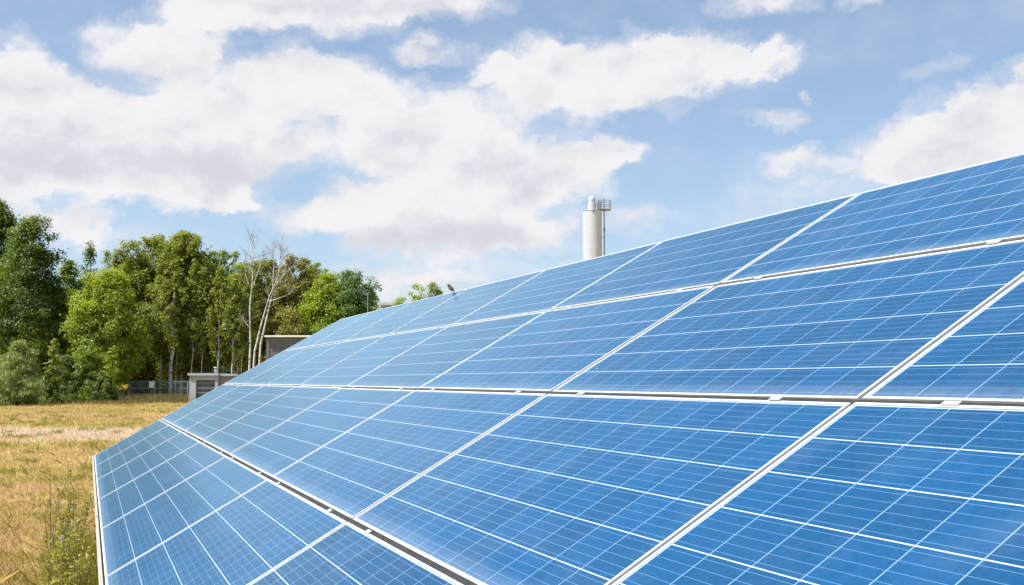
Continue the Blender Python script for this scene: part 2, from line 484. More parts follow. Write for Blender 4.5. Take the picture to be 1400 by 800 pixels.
# ------------------------------------------------------------------ ground
def meadow_colour(t, p):
    """patches of straw, olive green and bare pinkish earth, drawn out across the mowing direction"""
    big = t.noise(t.vec('MULTIPLY', p, (.50, 1.0, 0)), .13, 4, .6)
    mid = t.noise(t.vec('MULTIPLY', p, (.70, 1.0, 0)), .8, 6, .68)
    f = t.math('MULTIPLY_ADD', mid.outputs['Fac'], .75, t.math('MULTIPLY', big.outputs['Fac'], .75))
    c = t.ramp(f, [(.52, (.56, .405, .26)), (.62, (.51, .365, .18)), (.74, (.46, .33, .135)), (.84, (.37, .31, .080)), (.96, (.25, .25, .048))])
    # a sandy, nearly bare strip across the back of the meadow
    sp_ = t.add('ShaderNodeSeparateXYZ'); t.l.new(p, sp_.inputs[0])
    wob = t.math('MULTIPLY_ADD', t.noise(t.vec('MULTIPLY', p, (.35, .35, 0)), .5, 3, .6).outputs['Fac'], 9.0, sp_.outputs['Y'])
    d_ = t.math('ABSOLUTE', t.math('SUBTRACT', wob, 41.5))
    k_ = t.math('MULTIPLY', t.smooth(d_, 6.5, 2.0), t.smooth(mid.outputs['Fac'], .36, .52, .25, .85))
    return t.mix(k_, c, (.60, .47, .36, 1))
def ground_material():
    m, t, b = new_mat('dry_meadow')
    p = worldpos(t)
    fine = t.noise(p, 14.0, 6, .7)
    tone = t.math('MULTIPLY_ADD', fine.outputs['Fac'], 1.1, .32)
    c = t.vec('SCALE', meadow_colour(t, p)); t.l.new(tone, c.node.inputs['Scale'])
    t.l.new(c, b.inputs['Base Color']); b.inputs['Roughness'].default_value = .95
    b.inputs['Specular IOR Level'].default_value = .1
    bp = t.add('ShaderNodeBump'); bp.inputs['Strength'].default_value = .5; bp.inputs['Distance'].default_value = .05
    t.l.new(fine.outputs['Fac'], bp.inputs['Height']); t.l.new(bp.outputs[0], b.inputs['Normal'])
    return m
M['ground'] = ground_material()
def build_ground():
    me = bpy.data.meshes.new('ground')
    bm = bmesh.new()
    bm.verts.new((0, 0, 0))
    rings = [3, 6, 12, 25, 50, 90, 140, 250, 600, 1500, 4000]
    n = 48
    vs = []
    for r in rings:
        vs.append([bm.verts.new((r * math.cos(2 * math.pi * k / n), r * math.sin(2 * math.pi * k / n), 0)) for k in range(n)])
    bm.verts.ensure_lookup_table()
    c = bm.verts[0]
    for k in range(n): bm.faces.new((c, vs[0][k], vs[0][(k + 1) % n]))
    for i in range(len(rings) - 1):
        for k in range(n):
            bm.faces.new((vs[i][k], vs[i + 1][k], vs[i + 1][(k + 1) % n], vs[i][(k + 1) % n]))
    bm.to_mesh(me); bm.free()
    return tag(link_mesh('ground', me, M['ground']), kind='structure')
build_ground()

# ------------------------------------------------------------------ the solar array
YAW, TILT = 0.390307, 0.521303
PU, PV, NROW, NCOL = 1.960, 1.020, 4, 8
PW, PH, PT = 1.938, 0.997, 0.040
O = Vector((-5.83084 * 1.02, 14.45432 * 1.02, CAMH - 1.04654 * 1.02))
UX = Vector((math.sin(YAW), -math.cos(YAW), 0))                       # along the rows, towards the viewer
VX = Vector((math.cos(YAW) * math.cos(TILT), math.sin(YAW) * math.cos(TILT), math.sin(TILT)))   # up the slope
NX = UX.cross(VX)
ROT = Matrix((UX, VX, NX)).transposed().to_4x4()
def arr(u, v, n=0.0): return O + UX * u + VX * v + NX * n

def panel_parts():
    fr = MB()
    w = .0095
    fr.box(0, PW, 0, w, -PT, 0); fr.box(0, PW, PH - w, PH, -PT, 0)
    fr.box(0, w, w, PH - w, -PT, 0); fr.box(PW - w, PW, w, PH - w, -PT, 0)
    fo = fr.build('frame', M['alu'])
    me = bpy.data.meshes.new('glass')
    e = .006
    vs = [(e, e, -.0025), (PW - e, e, -.0025), (PW - e, PH - e, -.0025), (e, PH - e, -.0025)]
    lo = [(x, y, -.009) for x, y, z in vs]
    me.from_pydata(vs + lo, [], [(0, 1, 2, 3), (7, 6, 5, 4), (0, 4, 5, 1), (1, 5, 6, 2), (2, 6, 7, 3), (3, 7, 4, 0)])
    uv = me.uv_layers.new(name='UVMap')
    for lp in me.loops:
        x, y, z = me.vertices[lp.vertex_index].co
        uv.data[lp.index].uv = (x, y)
    go = link_mesh('glass', me, M['solar'])
    return fo, go
F0, G0 = panel_parts()
ROWN = ['bottom row', 'second row up', 'third row up', 'top row']
COLN = ['at the far end', 'second from the far end', 'third from the far end', 'fourth from the far end', 'fifth from the far end',
        'third from the near end', 'second from the near end', 'nearest the viewer']
SEENL = {(0, 7): 'blue solar panel at the near end of the bottom row below the frame',
         (3, 7): 'blue solar panel in the top row against the sky, nearest the viewer',
         (1, 7): 'deep blue solar panel in the second row up, nearest the viewer'}
first = True
for r in range(NROW):
    for c in range(NCOL):
        root = empty('solar_panel')
        jn = random.uniform(-.0025, .0025)
        root.matrix_world = Matrix.Translation(arr(c * PU + .011 + random.uniform(-.002, .002), r * PV + .0115, jn)) @ ROT
        root.rotation_mode = 'XYZ'
        lab = SEENL.get((r, c), 'blue solar panel with silver frame in the %s, %s' % (ROWN[r], COLN[c]))
        tag(root, lab, 'solar panel', 'solar panels of the ground array')
        if first: f, g = F0, G0; first = False
        else:
            f = F0.copy(); COL.objects.link(f); g = G0.copy(); COL.objects.link(g)
        f.parent = root; g.parent = root

# mounting frame beneath
mf = empty('mounting_frame', (O.x, O.y, 0))
tag(mf, 'steel rails and clamps that carry the rows of solar panels', 'mounting frame')
inv = Matrix.Translation((-O.x, -O.y, 0))
def plane_part(mb, name, mat, smooth=False, bevel=0):
    o = mb.build(name, mat, None, smooth, bevel)
    o.data.transform(inv @ Matrix.Translation(O) @ ROT)
    o.parent = mf
    return o
LU = NCOL * PU
for c in range(NCOL):
    for k in (.17, .83):
        u = (c + k) * PU
        plane_part(MB().box(u - .02, u + .02, -.012, NROW * PV - .03, -PT - .044, -PT - .002), 'rail', M['rail'])
for v in (.75, 3.2):
    plane_part(MB().box(.02, LU - .02, v - .04, v + .04, -PT - .16, -PT - .048), 'purlin', M['rail'])
for c in range(0, NCOL + 1, 2):
    for v in (.75, 3.2):
        p = arr(max(.35, min(LU - .35, c * PU)), v, -PT - .165)
        o = MB().box(-.05, .05, -.035, .035, -.3, p.z).build('post', M['rail'], mf)
        o.location = (p.x - O.x, p.y - O.y, 0)
plane_part(MB().box(.0, LU, -.024, -.0005, -PT - .004, -.0015), 'edge_strip', M['beige'])
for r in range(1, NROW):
    plane_part(MB().box(.01, LU - .01, r * PV - .011, r * PV + .011, -.018, -.006), 'gap_shade', M['black'])  # black strip added to stand in for the shade inside the row gap
# clamps bridging the gaps between the rows, and end clamps along the lower edge
for r in range(1, NROW):
    for c in range(NCOL):
        for k in (.17, .83):
            u = (c + k) * PU
            mb = MB().box(u - .026, u + .026, r * PV - .017, r * PV + .001, .0015, .0045)
            mb.box(u - .025, u + .025, r * PV - .007, r * PV, -.03, .0015)
            plane_part(mb, 'clamp', M['alu_dull'])
for c in range(NCOL):
    for k in (.17, .83):
        u = (c + k) * PU
        for v in (0.0,):
            mb = MB().box(u - .012, u + .012, -.033, -.0245, -.05, .008)
            plane_part(mb, 'end_clamp', M['black'])

# ------------------------------------------------------------------ trees
def tube_tree(mb, base, top, r0, r1, n=7, wob=.02, seg=7):
    base, top = Vector(base), Vector(top)
    L = (top - base).length
    pts, rad = [], []
    for i in range(seg + 1):
        t = i / seg
        p = base.lerp(top, t) + Vector((random.gauss(0, 1), random.gauss(0, 1), 0)) * wob * L * (0 if i in (0,) else .5)
        pts.append(p); rad.append(r0 * (1 - t) ** .8 + r1 * (1 - (1 - t) ** .8))
    mb.tube(pts, rad, n)
    return pts

PROFILE = {
    'broad': lambda h: np.sqrt(np.clip(1 - (2 * (h - .52)) ** 2 * .92, 0.04, 1)) * (1 - .25 * h),
    'birch': lambda h: np.clip(np.sin(np.pi * np.clip(h * .86 + .14, 0, 1)) ** .7, .08, 1),
    'poplar': lambda h: np.clip(np.sin(np.pi * np.clip(h * .92 + .08, 0, 1)) ** .6, .1, 1),
    'shrub': lambda h: np.sqrt(np.clip(1 - h ** 2 * .95, .05, 1)),
    'dome': lambda h: np.sqrt(np.clip(1 - ((h - .42) / .62) ** 2, .06, 1)),
    'cone': lambda h: np.clip(1.05 - h, .08, 1) ** .75,
}
NLEAF = []
def make_tree(name, label, kind, px, topy, Y, hw, fol, base_frac=.25, dens=1.0, leaf=.24, birch=False, group='trees beyond the fence',
              cat='tree', depthf=.9, lean=0.0, open_=0.0, trunk_r=None, droop=0.0, gaps=.0):
    H = zat(topy, Y)
    X = xat(px, Y)
    Wd = hw * 1.14 * Y / FPX
    leaf *= .80
    root = empty(name, (X, Y, 0))
    tag(root, label, cat, group)
    z0 = H * base_frac
    ch = H - z0
    # clumps through the crown's volume, denser towards its outside
    vol = Wd * Wd * depthf * ch
    nc = int(np.clip(vol * 3.2 * dens, 130, 560))
    h = rng.beta(1.25, 1.2, nc)
    prof = PROFILE[kind](h)
    lobes = 1 + .30 * np.sin(rng.uniform(0, 6.28) + 3 * (ang := rng.uniform(0, 2 * np.pi, nc)) + 5 * h)
    rr = np.sqrt(rng.uniform(.08, 1, nc)) * prof * lobes
    cen = np.stack([np.cos(ang) * rr * Wd * .88 + lean * h * ch, np.sin(ang) * rr * Wd * depthf * .88, z0 + ch * (.04 + .93 * h)], 1)
    cr = (ch * .036 + Wd * .155) * rng.uniform(.5, 1.5, nc) * (1 - .40 * h)
    nl = np.maximum(12, (cr ** 2 * 150 * dens * (.22 / leaf) ** 2 * rng.uniform(.6, 1.3, nc)).astype(int))
    idx = np.repeat(np.arange(nc), nl)
    n = len(idx)
    off = rng.normal(size=(n, 3)); off = unit(off) * (rng.uniform(0, 1, n) ** .55)[:, None]
    off[:, 2] *= .72
    if droop:
        off[:, 2] = off[:, 2] * .6 - np.abs(rng.normal(size=n)) * droop; off[:, :2] *= .72
    c = cen[idx] + off * cr[idx][:, None]
    # stray sprigs that roughen the outline
    ns = int(n * .10)
    j = rng.integers(0, n, ns)
    c2 = cen[idx[j]] + off[j] * cr[idx[j]][:, None] * rng.uniform(1.0, 1.75, ns)[:, None]
    c = np.concatenate([c, c2])
    c[:, 2] = np.clip(c[:, 2], .15, H * 1.03)
    ax = np.stack([c[:, 0] * 0, c[:, 1] * 0, np.full(len(c), z0 + ch * .4)], 1)
    out = unit(c - ax); out[:, 2] += .35; out = unit(out)
    q = leaf_quads(c, leaf * 1.5, .22, None, 0, -1.6) if fol == 'grey' else leaf_quads(c, leaf, .62, out, .55, droop)
    NLEAF.append(len(c))
    link_mesh('crown', raw_mesh('crown', q, 4), FOL[fol], root)
    # trunk and limbs
    mb = MB()
    tr = trunk_r or H * .011 + .03
    topc = (lean * ch * .8, 0, z0 + ch * (.82 if kind != 'shrub' else .5))
    if kind == 'shrub':
        for k in range(5):
            a = random.uniform(0, 6.28)
            tube_tree(mb, (math.cos(a) * .1, math.sin(a) * .1, -.1), (math.cos(a) * Wd * .5, math.sin(a) * Wd * .4, H * .75), tr, .012, 5, .03, 4)
    else:
        tube_tree(mb, (0, 0, -.2), topc, tr, tr * .18, 8, .012)
        order = np.argsort(-cr)[:min(16, nc)]
        for i in order:
            p = cen[i]
            zb = max(z0 * .75, p[2] - (abs(p[0]) + abs(p[1])) * .8 - .6)
            zb = min(zb, p[2] - .2)
            t0 = zb / topc[2]
            tube_tree(mb, (topc[0] * max(0, t0) * .9, 0, zb), p, tr * .38 * (1 - .6 * min(1, t0)), .015, 5, .03, 4)
    mb.build('trunk', M['birch'] if birch else M['bark'], root, True)
    return root

T = make_tree
# --- far left and left
T('leafy_tree', 'tall dark tree cut by the left border, its thin top highest of all', 'birch', -12, 268, 93, 40, 'dark', .10, 1.0, leaf=.26)
T('leafy_tree', 'tall dark green tree with open airy crown at the far left', 'broad', 36, 292, 90, 44, 'dark', .10, .95, leaf=.27)
T('leafy_tree', 'tall dark tree outside the left border', 'broad', -85, 300, 92, 50, 'dark', .08, .9)
T('leafy_tree', 'pointed mid green tree right of the tall dark one', 'birch', 90, 352, 96, 32, 'mid', .06, 1.1)
T('poplar_tree', 'slender dark poplar with pointed top left of the large birches', 'poplar', 117, 326, 108, 12, 'dark', .15, 1.4)
T('leafy_tree', 'small pale crown peeping out between poplar and large birches', 'birch', 141, 340, 112, 15, 'olive', .3, .7)
T('leafy_tree', 'bright lime green rounded tree in front of the birches', 'broad', 142, 366, 90, 48, 'lime', .05, 1.25, leaf=.23)
T('leafy_tree', 'mid green tree standing behind the grey pine bush', 'broad', 68, 392, 91, 40, 'mid', .06, 1.2)
T('leafy_tree', 'rounded mid green tree well outside the left border', 'broad', -150, 330, 95, 46, 'mid', .05, .8, leaf=.3)
T('leafy_tree', 'olive tree farthest outside the left border', 'dome', -225, 320, 97, 48, 'olive', .06, .8, leaf=.3)
# --- big birches
T('birch_tree', 'left one of the big birches, with a ragged grey-green top', 'dome', 176, 322, 97, 30, 'olive', .10, 1.12, birch=True, droop=.5, trunk_r=.14)
T('birch_tree', 'lower olive birch filling the space between lime tree and big birches', 'dome', 160, 338, 101, 26, 'olive', .06, 1.2, birch=True, droop=.4, trunk_r=.1)
T('birch_tree', 'middle one of the big birches with drooping olive crown', 'dome', 209, 313, 99, 38, 'olive', .12, 1.12, birch=True, droop=.55, trunk_r=.16)
T('birch_tree', 'tallest rounded big birch with thick pale trunk behind the fence', 'dome', 248, 311, 96, 42, 'olive', .14, 1.25, birch=True, droop=.55, trunk_r=.22)
T('birch_tree', 'leafy birch on the right shoulder of the tallest birch', 'dome', 280, 330, 98, 28, 'olive', .2, 1.1, birch=True, droop=.4, trunk_r=.12)
T('birch_tree', 'green birch just left of the bare white birches', 'dome', 305, 338, 97, 33, 'mid', .22, 1.15, birch=True, droop=.35, trunk_r=.12)
T('birch_tree', 'shorter bright birch above the grey kiosk', 'dome', 324, 354, 95, 30, 'lime', .22, 1.0, birch=True, droop=.35, trunk_r=.10)
# --- behind the bare birches
T('leafy_tree', 'olive tree filling the gap behind the bare white birches', 'dome', 356, 350, 103, 40, 'olive', .15, 1.2, droop=.3)
T('leafy_tree', 'brownish olive tree with dry twigs right of the bare birches', 'dome', 402, 344, 102, 34, 'brown', .1, 1.25, droop=.45)
T('leafy_tree', 'olive tree with low shoulder between brownish tree and lime tree', 'dome', 430, 352, 106, 30, 'olive', .1, 1.1, droop=.3)
T('leafy_tree', 'low brownish tree above the dark grey building', 'broad', 392, 420, 96, 40, 'brown', .05, 1.1)
T('leafy_tree', 'lime green tree right of the brownish one, near the array edge', 'broad', 447, 371, 98, 38, 'lime', .03, 1.2)
T('leafy_tree', 'dark bluish green tree near the far corner of the array', 'dome', 479, 366, 97, 32, 'cool', .05, 1.3)
T('leafy_tree', 'last dark tree of the wood before the open sky', 'dome', 507, 376, 99, 22, 'cool', .05, 1.1)
# --- saplings beyond the array's ridge
T('sapling', 'low sapling just right of the wood beyond the array ridge', 'dome', 545, 404, 62, 15, 'lime', .02, 2.0, leaf=.13, group='saplings beyond the array ridge', cat='sapling')
T('sapling', 'bushy sapling with tallest shoots left of the bird', 'dome', 570, 386, 60, 15, 'lime', .05, 2.0, leaf=.13, group='saplings beyond the array ridge', cat='sapling')
T('sapling', 'thin airy sapling close to the bird', 'dome', 595, 379, 61, 14, 'mid', .05, 1.8, leaf=.12, group='saplings beyond the array ridge', cat='sapling')
# --- bushes at the meadow's edge
B = 'bushes along the meadow edge'
T('pine_bush', 'grey-green pine bush with upright shoots at the left border', 'cone', 24, 466, 76, 40, 'grey', .0, 2.2, leaf=.20, group=B, cat='bush')
T('pine_bush', 'smaller grey-green pine bush cut by the left border', 'cone', -14, 474, 78, 30, 'grey', .0, 2.0, leaf=.20, group=B, cat='bush')
T('bush', 'narrow pale sapling bush with two spiky shoots', 'poplar', 72, 462, 80, 11, 'olive', .02, 1.3, leaf=.18, group=B, cat='bush')
T('bush', 'wide dark green bush in the shade beneath the tall trees', 'shrub', 92, 486, 84, 34, 'dark', .0, 1.8, leaf=.20, group=B, cat='bush')
T('bush', 'mid green bush at the left end of the fence', 'shrub', 122, 470, 84, 26, 'mid', .0, 1.7, leaf=.20, group=B, cat='bush')
T('bush', 'yellow-green young bush with upright shoot in front of the fence', 'poplar', 152, 474, 82, 11, 'lime', .02, 1.5, leaf=.17, group=B, cat='bush')
T('bush', 'low dark bush at the foot of the yellow-green bush', 'shrub', 138, 510, 82, 22, 'dark', .0, 1.8, leaf=.18, group=B, cat='bush')
T('bush', 'low dark green bush beside the grey pine bush', 'shrub', 66, 512, 80, 18, 'dark', .0, 1.8, leaf=.18, group=B, cat='bush')
# --- slender birches whose trunks stand in the dark wood
for (px, ty, Y, lab, rr) in [(219, 352, 94, 'slender birch with thin pale trunk left of the thick-trunked birch', .07),
                             (234, 350, 93, 'birch with the thickest white trunk in the dark wood', .19),
                             (241, 362, 94, 'pale birch trunk tight against the thickest white trunk', .10),
                             (262, 356, 94, 'slender birch with thin trunk left of the kiosk', .07),
                             (274, 380, 94, 'slender birch with dark thin trunk directly above the kiosk', .06),
                             (298, 362, 93, 'slender birch with bright trunk above the kiosk vent', .09),
                             (318, 376, 93, 'slender birch with pale trunk right of the kiosk', .09),
                             (330, 360, 94, 'slender birch with grey trunk next to the bare birches', .07)]:
    T('birch_tree', lab, 'birch', px, ty, Y, 17, 'olive', .34, 1.0, birch=True, droop=.4, trunk_r=rr, group='slender birches in the wood')

# bare birches
def bare_tree(label, Y, stems, twig_top):
    bx = xat(stems[0][0][0][0], Y)
    root = empty('birch_tree', (bx, Y, 0))
    tag(root, label, 'tree', 'bare white birches')
    mb = MB(); tw = MB()
    for pts, r0 in stems:
        P = [Vector((xat(px, Y) - bx, random.uniform(-.1, .1), zat(py, Y))) for px, py in pts]
        P[0].z = max(-.2, P[0].z) if P[0].z > 1.5 else -.2
        dense = []
        for i in range(len(P) - 1):
            for k in range(3): dense.append(P[i].lerp(P[i + 1], k / 3))
        dense.append(P[-1])
        n = len(dense)
        mb.tube(dense, [r0 * (1 - .86 * i / (n - 1)) for i in range(n)], 7)
        for i in range(n // 2, n):
            for k in range(2):
                d = Vector((random.uniform(-1, 1), random.uniform(-1, 1), random.uniform(.25, 1.1))).normalized()
                L = random.uniform(.7, 2.0) * (1.2 - .6 * i / n)
                a = dense[i]; b = a + d * L * .5; c = a + d * L + Vector((0, 0, random.uniform(-.1, .4)))
                tw.tube([a, b, c], [.026, .016, .006], 4, False)
                for q in range(4):
                    e = b.lerp(c, random.uniform(0, 1)); g = e + Vector((random.uniform(-.6, .6), random.uniform(-.6, .6), random.uniform(-.2, .7)))
                    tw.tube([e, g], [.010, .004], 3, False)
    mb.build('trunk', M['birch'], root, True)
    tw.build('crown', M['twig'], root)
bare_tree('bare white birch with a tall straight trunk and airy twigs', 88, [([(340, 545), (341, 470), (339, 420), (342, 380), (343, 340), (343, 325)], .10),
          ([(342, 400), (333, 378), (330, 360)], .06), ([(342, 395), (352, 365), (356, 350)], .05), ([(340, 448), (331, 437)], .05)], 0)
bare_tree('bare white birch with two leaning trunks that cross high up', 86, [([(344, 545), (347, 480), (356, 440), (366, 405), (377, 380), (381, 340)], .10),
          ([(352, 548), (355, 470), (364, 430), (370, 400), (371, 360), (370, 342)], .10),
          ([(372, 392), (384, 378), (394, 368), (406, 362)], .05), ([(374, 384), (381, 362), (386, 345)], .06), ([(366, 412), (390, 404), (400, 396)], .04)], 0)

# dark wood behind, as one mass
def woodland():
    vs = []
    px = rng.uniform(-330, 520, 520)
    Y = rng.uniform(118, 158, 520)
    top = np.interp(px, [-330, 0, 60, 110, 160, 200, 260, 320, 420, 480, 520], [350, 350, 392, 400, 372, 352, 350, 382, 386, 400, 412])
    for i in range(520):
        H = zat(top[i], Y[i]) * rng.uniform(.35, 1.0) ** .5
        X = xat(px[i], Y[i])
        k = int(60 + H * 16)
        c = rng.normal(size=(k, 3)) * np.array([1.1, 1.1, 0]) + np.array([X, Y[i], 0])
        c[:, 2] = rng.uniform(.02, 1, k) ** .8 * H
        vs.append(leaf_quads(c, .50, .65))
    me = raw_mesh('woodland', np.concatenate(vs), 4)
    tag(link_mesh('woodland', me, FOL['olive']), 'dark mass of the wood behind the nearer trees', 'wood', kind='stuff')
    lo = []
    px = rng.uniform(40, 460, 260); Y = rng.uniform(100, 114, 260)
    for i in range(260):
        H = rng.uniform(1.5, 4.2); k = int(90 + H * 40)
        c = rng.normal(size=(k, 3)) * np.array([.9, .9, 0]) + np.array([xat(px[i], Y[i]), Y[i], 0])
        c[:, 2] = rng.uniform(0, 1, k) * H
        lo.append(leaf_quads(c, .30, .65))
    me = raw_mesh('undergrowth', np.concatenate(lo), 4)
    tag(link_mesh('undergrowth', me, FOL['dark']), 'tangled undergrowth between the birch trunks behind the fence', 'undergrowth', kind='stuff')
woodland()

# ------------------------------------------------------------------ buildings and fence
def kiosk():
    Y = 86.0
    X0, X1, X2 = xat(259, Y), xat(298, Y), xat(322, Y)
    H = zat(513.5, Y); D = 3.0
    r = empty('kiosk', ((X0 + X1) / 2, Y, 0))
    tag(r, 'small pale grey transformer kiosk with dark louvred door by the fence', 'kiosk')
    cx = (X0 + X1) / 2
    d0, d1 = xat(268, Y) - cx, xat(294, Y) - cx
    top = zat(520, Y)
    w = MB()
    w.box(X0 - cx, d0, 0, D, 0, H); w.box(d1, X1 - cx, 0, D, 0, H)
    w.box(d0, d1, 0, D, top, H); w.box(d0, d1, .5, D, 0, top)
    w.build('wall', M['kiosk'], r)
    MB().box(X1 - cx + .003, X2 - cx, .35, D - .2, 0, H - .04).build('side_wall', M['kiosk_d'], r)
    rf = MB().box(X0 - cx - .12, X1 - cx + .06, -.18, D + .15, H + .002, H + .2)
    rf.box(X1 - cx + .063, X2 - cx + .1, .2, D, H - .03, H + .14)
    roof = rf.build('roof', M['kiosk'], r)
    vx = xat(290, Y) - cx
    v = MB().tube([(vx, 1, H + .2), (vx, 1, H + .62)], .13, 12); v.tube([(vx, 1, H + .62), (vx, 1, H + .72)], .2, 12)
    v.build('vent_pipe', M['alu_dull'], roof, True)
    door = MB().box(d0 + .02, d1 - .02, .38, .44, .05, top - .05)
    for k in range(9):
        z = .2 + k * (top - .4) / 8
        door.box(d0 + .1, d1 - .1, .34, .40, z - .03, z + .05)
    door.build('door', M['door'], r)
    rl = MB()
    for z in (zat(523.5, Y), zat(530.5, Y), zat(537, Y)):
        rl.box(d0 + .01, d1 - .01, .10, .14, z - .025, z + .025)
    rl.build('railing', M['post'], r)
kiosk()

def grey_building():
    Y = 64.0
    X0 = xat(364, Y); Wd = 7.5; H = zat(461, Y); D = 6.0
    r = empty('building', (X0 + Wd / 2, Y, 0), 0)
    tag(r, 'dark grey flat-roofed building with white roof edge behind the array', 'building')
    w = MB().box(-Wd / 2, Wd / 2, 0, D, 0, H)
    for k in range(int(H / .28)):                       # cladding boards
        w.box(-Wd / 2 + .02, Wd / 2 - .02, -.018, -.002, k * .28 + .02, k * .28 + .265)
    w.box(-Wd / 2 - .03, -Wd / 2 + .16, -.05, .2, 0, H - .01)
    w.build('wall', M['clad_front'], r)
    MB().box(-Wd / 2 - .10, Wd / 2 + .10, -.30, D + .2, H + .003, H + .10).build('roof', M['trim'], r)
grey_building()

def low_roof():
    Y = 75.0
    X0, X1 = xat(520, Y), xat(552, Y)
    r = empty('shed', ((X0 + X1) / 2, Y, 0))
    H = zat(413.5, Y)
    tag(r, 'pale grey shed roof peeping over the array ridge beside the wood', 'shed')
    w = (X1 - X0) / 2
    MB().box(-w, w, 0, 4, 0, H - .2).build('wall', M['kiosk'], r)
    MB().box(-w - .15, w + .15, -.2, 4.2, H - .197, H).build('roof', M['alu_dull'], r)
low_roof()

def fence():
    Y = 90.0
    H = zat(521.5, Y)
    def seg(px0, px1, label, signs):
        x0, x1 = xat(px0, Y), xat(px1, Y)
        r = empty('mesh_fence', (x0, Y, 0)); tag(r, label, 'fence')
        n = max(1, round((x1 - x0) / 2.7)); st = (x1 - x0) / n
        for k in range(n + 1):
            MB().box(k * st - .04, k * st + .04, -.03, .03, -.1, H + .05).build('post', M['post'], r)
        for k in range(n):
            m = MB(); a, b = k * st + .045, (k + 1) * st - .045
            nx = int((b - a) / .10)
            for i in range(nx + 1):
                x = a + (b - a) * i / nx; m.box(x - .006, x + .006, -.006, .006, .05, H)
            for z in np.linspace(.08, H - .01, 9): m.box(a, b, -.016, -.007, z - .010, z + .010)
            for z in (H - .012, H * .66): m.box(a, b, .007, .03, z - .04, z + .04)
            m.build('mesh_panel', M['gal'], r)
        return r
    seg(-60, 257, 'grey-green wire mesh fence in front of the wood, left of the kiosk', 0)
    seg(323, 420, 'grey-green wire mesh fence running on right of the kiosk', 0)
    x0, x1 = xat(204.5, Y), xat(211, Y)
    s = MB().box(x0, x1, Y - .075, Y - .045, zat(530, Y), zat(521.5, Y)).build('sign', M['white'])
    tag(s, 'small blank white sign hung on the mesh fence', 'sign')
fence()

def chimney():
    Y = 180.0
    cx = xat(810, Y, 25); k = Y / FPX
    r = empty('chimney', (cx, Y, 0))
    tag(r, 'tall pale industrial chimney with narrower flue and side platform', 'chimney')
    zs = zat(288.8, Y); zt = zat(268.8, Y)
    R1 = 13.1 * k; R2 = 6.2 * k
    MB().lathe([(R1, 0), (R1, zs - 14), (R1 + .012, zs - 13.9), (R1 + .012, zs - 13.7), (R1, zs - 13.6), (R1, zs - 7), (R1 + .012, zs - 6.9), (R1 + .012, zs - 6.7), (R1, zs - 6.6),
                (R1, zs - .1), (R1 + .06, zs - .05), (R1 + .06, zs), (R1 - .1, zs + .02), (.01, zs + .05)], 64).build('shaft', M['chimney'], r, False)
    fx = -.5 * k
    zm = zs + (zt - zs) * .52
    fl = MB().lathe([(R2, zs + .03), (R2, zm), (R2 * .82, zm + .05), (R2 * .82, zt - .5), (R2 * .74, zt - .25), (R2 * .5, zt - .05), (.01, zt)], 40, fx, 0).build('flue', M['chimney'], r)
    g = MB()                                                 # small bracket on the flue
    g.box(fx - .2 * k, fx + 2.6 * k, -R1 - .12, -R1 * .2, zs - 2.8 * k, zs - 1.8 * k)
    g.box(fx - 6.8 * k, fx - 6.3 * k, -.1, .1, zs, zt - .6)
    g.build('bracket', M['steel'], r)
    # railed platform beside the flue and the pole that runs down from it
    p = MB()
    xa, xb = 8.0 * k, 25.0 * k
    z0, z1 = zat(287, Y), zat(275, Y)
    ya, yb = -1.0, 1.0
    for x in (xa, xa + 2.2 * k, xa + 4.2 * k, 16.5 * k, 24.8 * k):
        for y in (ya, yb): p.tube([(x, y, z0), (x, y, z1)], .055, 6)
    for z in (z0, (z0 + z1) / 2, z1):
        for y in (ya, yb): p.tube([(xa, y, z), (xb, y, z)], .05, 6)
        for x in (xa, xb): p.tube([(x, ya, z), (x, yb, z)], .05, 6)
    p.box(xa, xb, ya, yb, z0 - .06, z0)
    p.build('platform', M['steel'], r)
    q = MB().tube([(16.5 * k, 0, 0), (16.5 * k, 0, zat(271.5, Y))], .11, 8)
    zb = zat(314, Y); q.box(16.5 * k - .16, 16.5 * k + .16, -.2, .2, zb - .3, zb + .3)
    for z in np.arange(2, zs, 5.0): q.tube([(R1 * .98, 0, z), (16.5 * k, 0, z)], .04, 5)
    q.build('pole', M['redpole'], r)
chimney()

def thin_pole():
    Y = 88
    x = xat(501.5, Y)
    o = MB().tube([(0, 0, -.2), (0, 0, zat(400, Y) * .6), (0, 0, zat(400, Y))], [.05, .045, .04], 8).build('lamp_post', M['dark'], None, True)
    o.location = (x, Y, 0)
    tag(o, 'thin grey post in front of the last dark trees', 'post')
thin_pole()

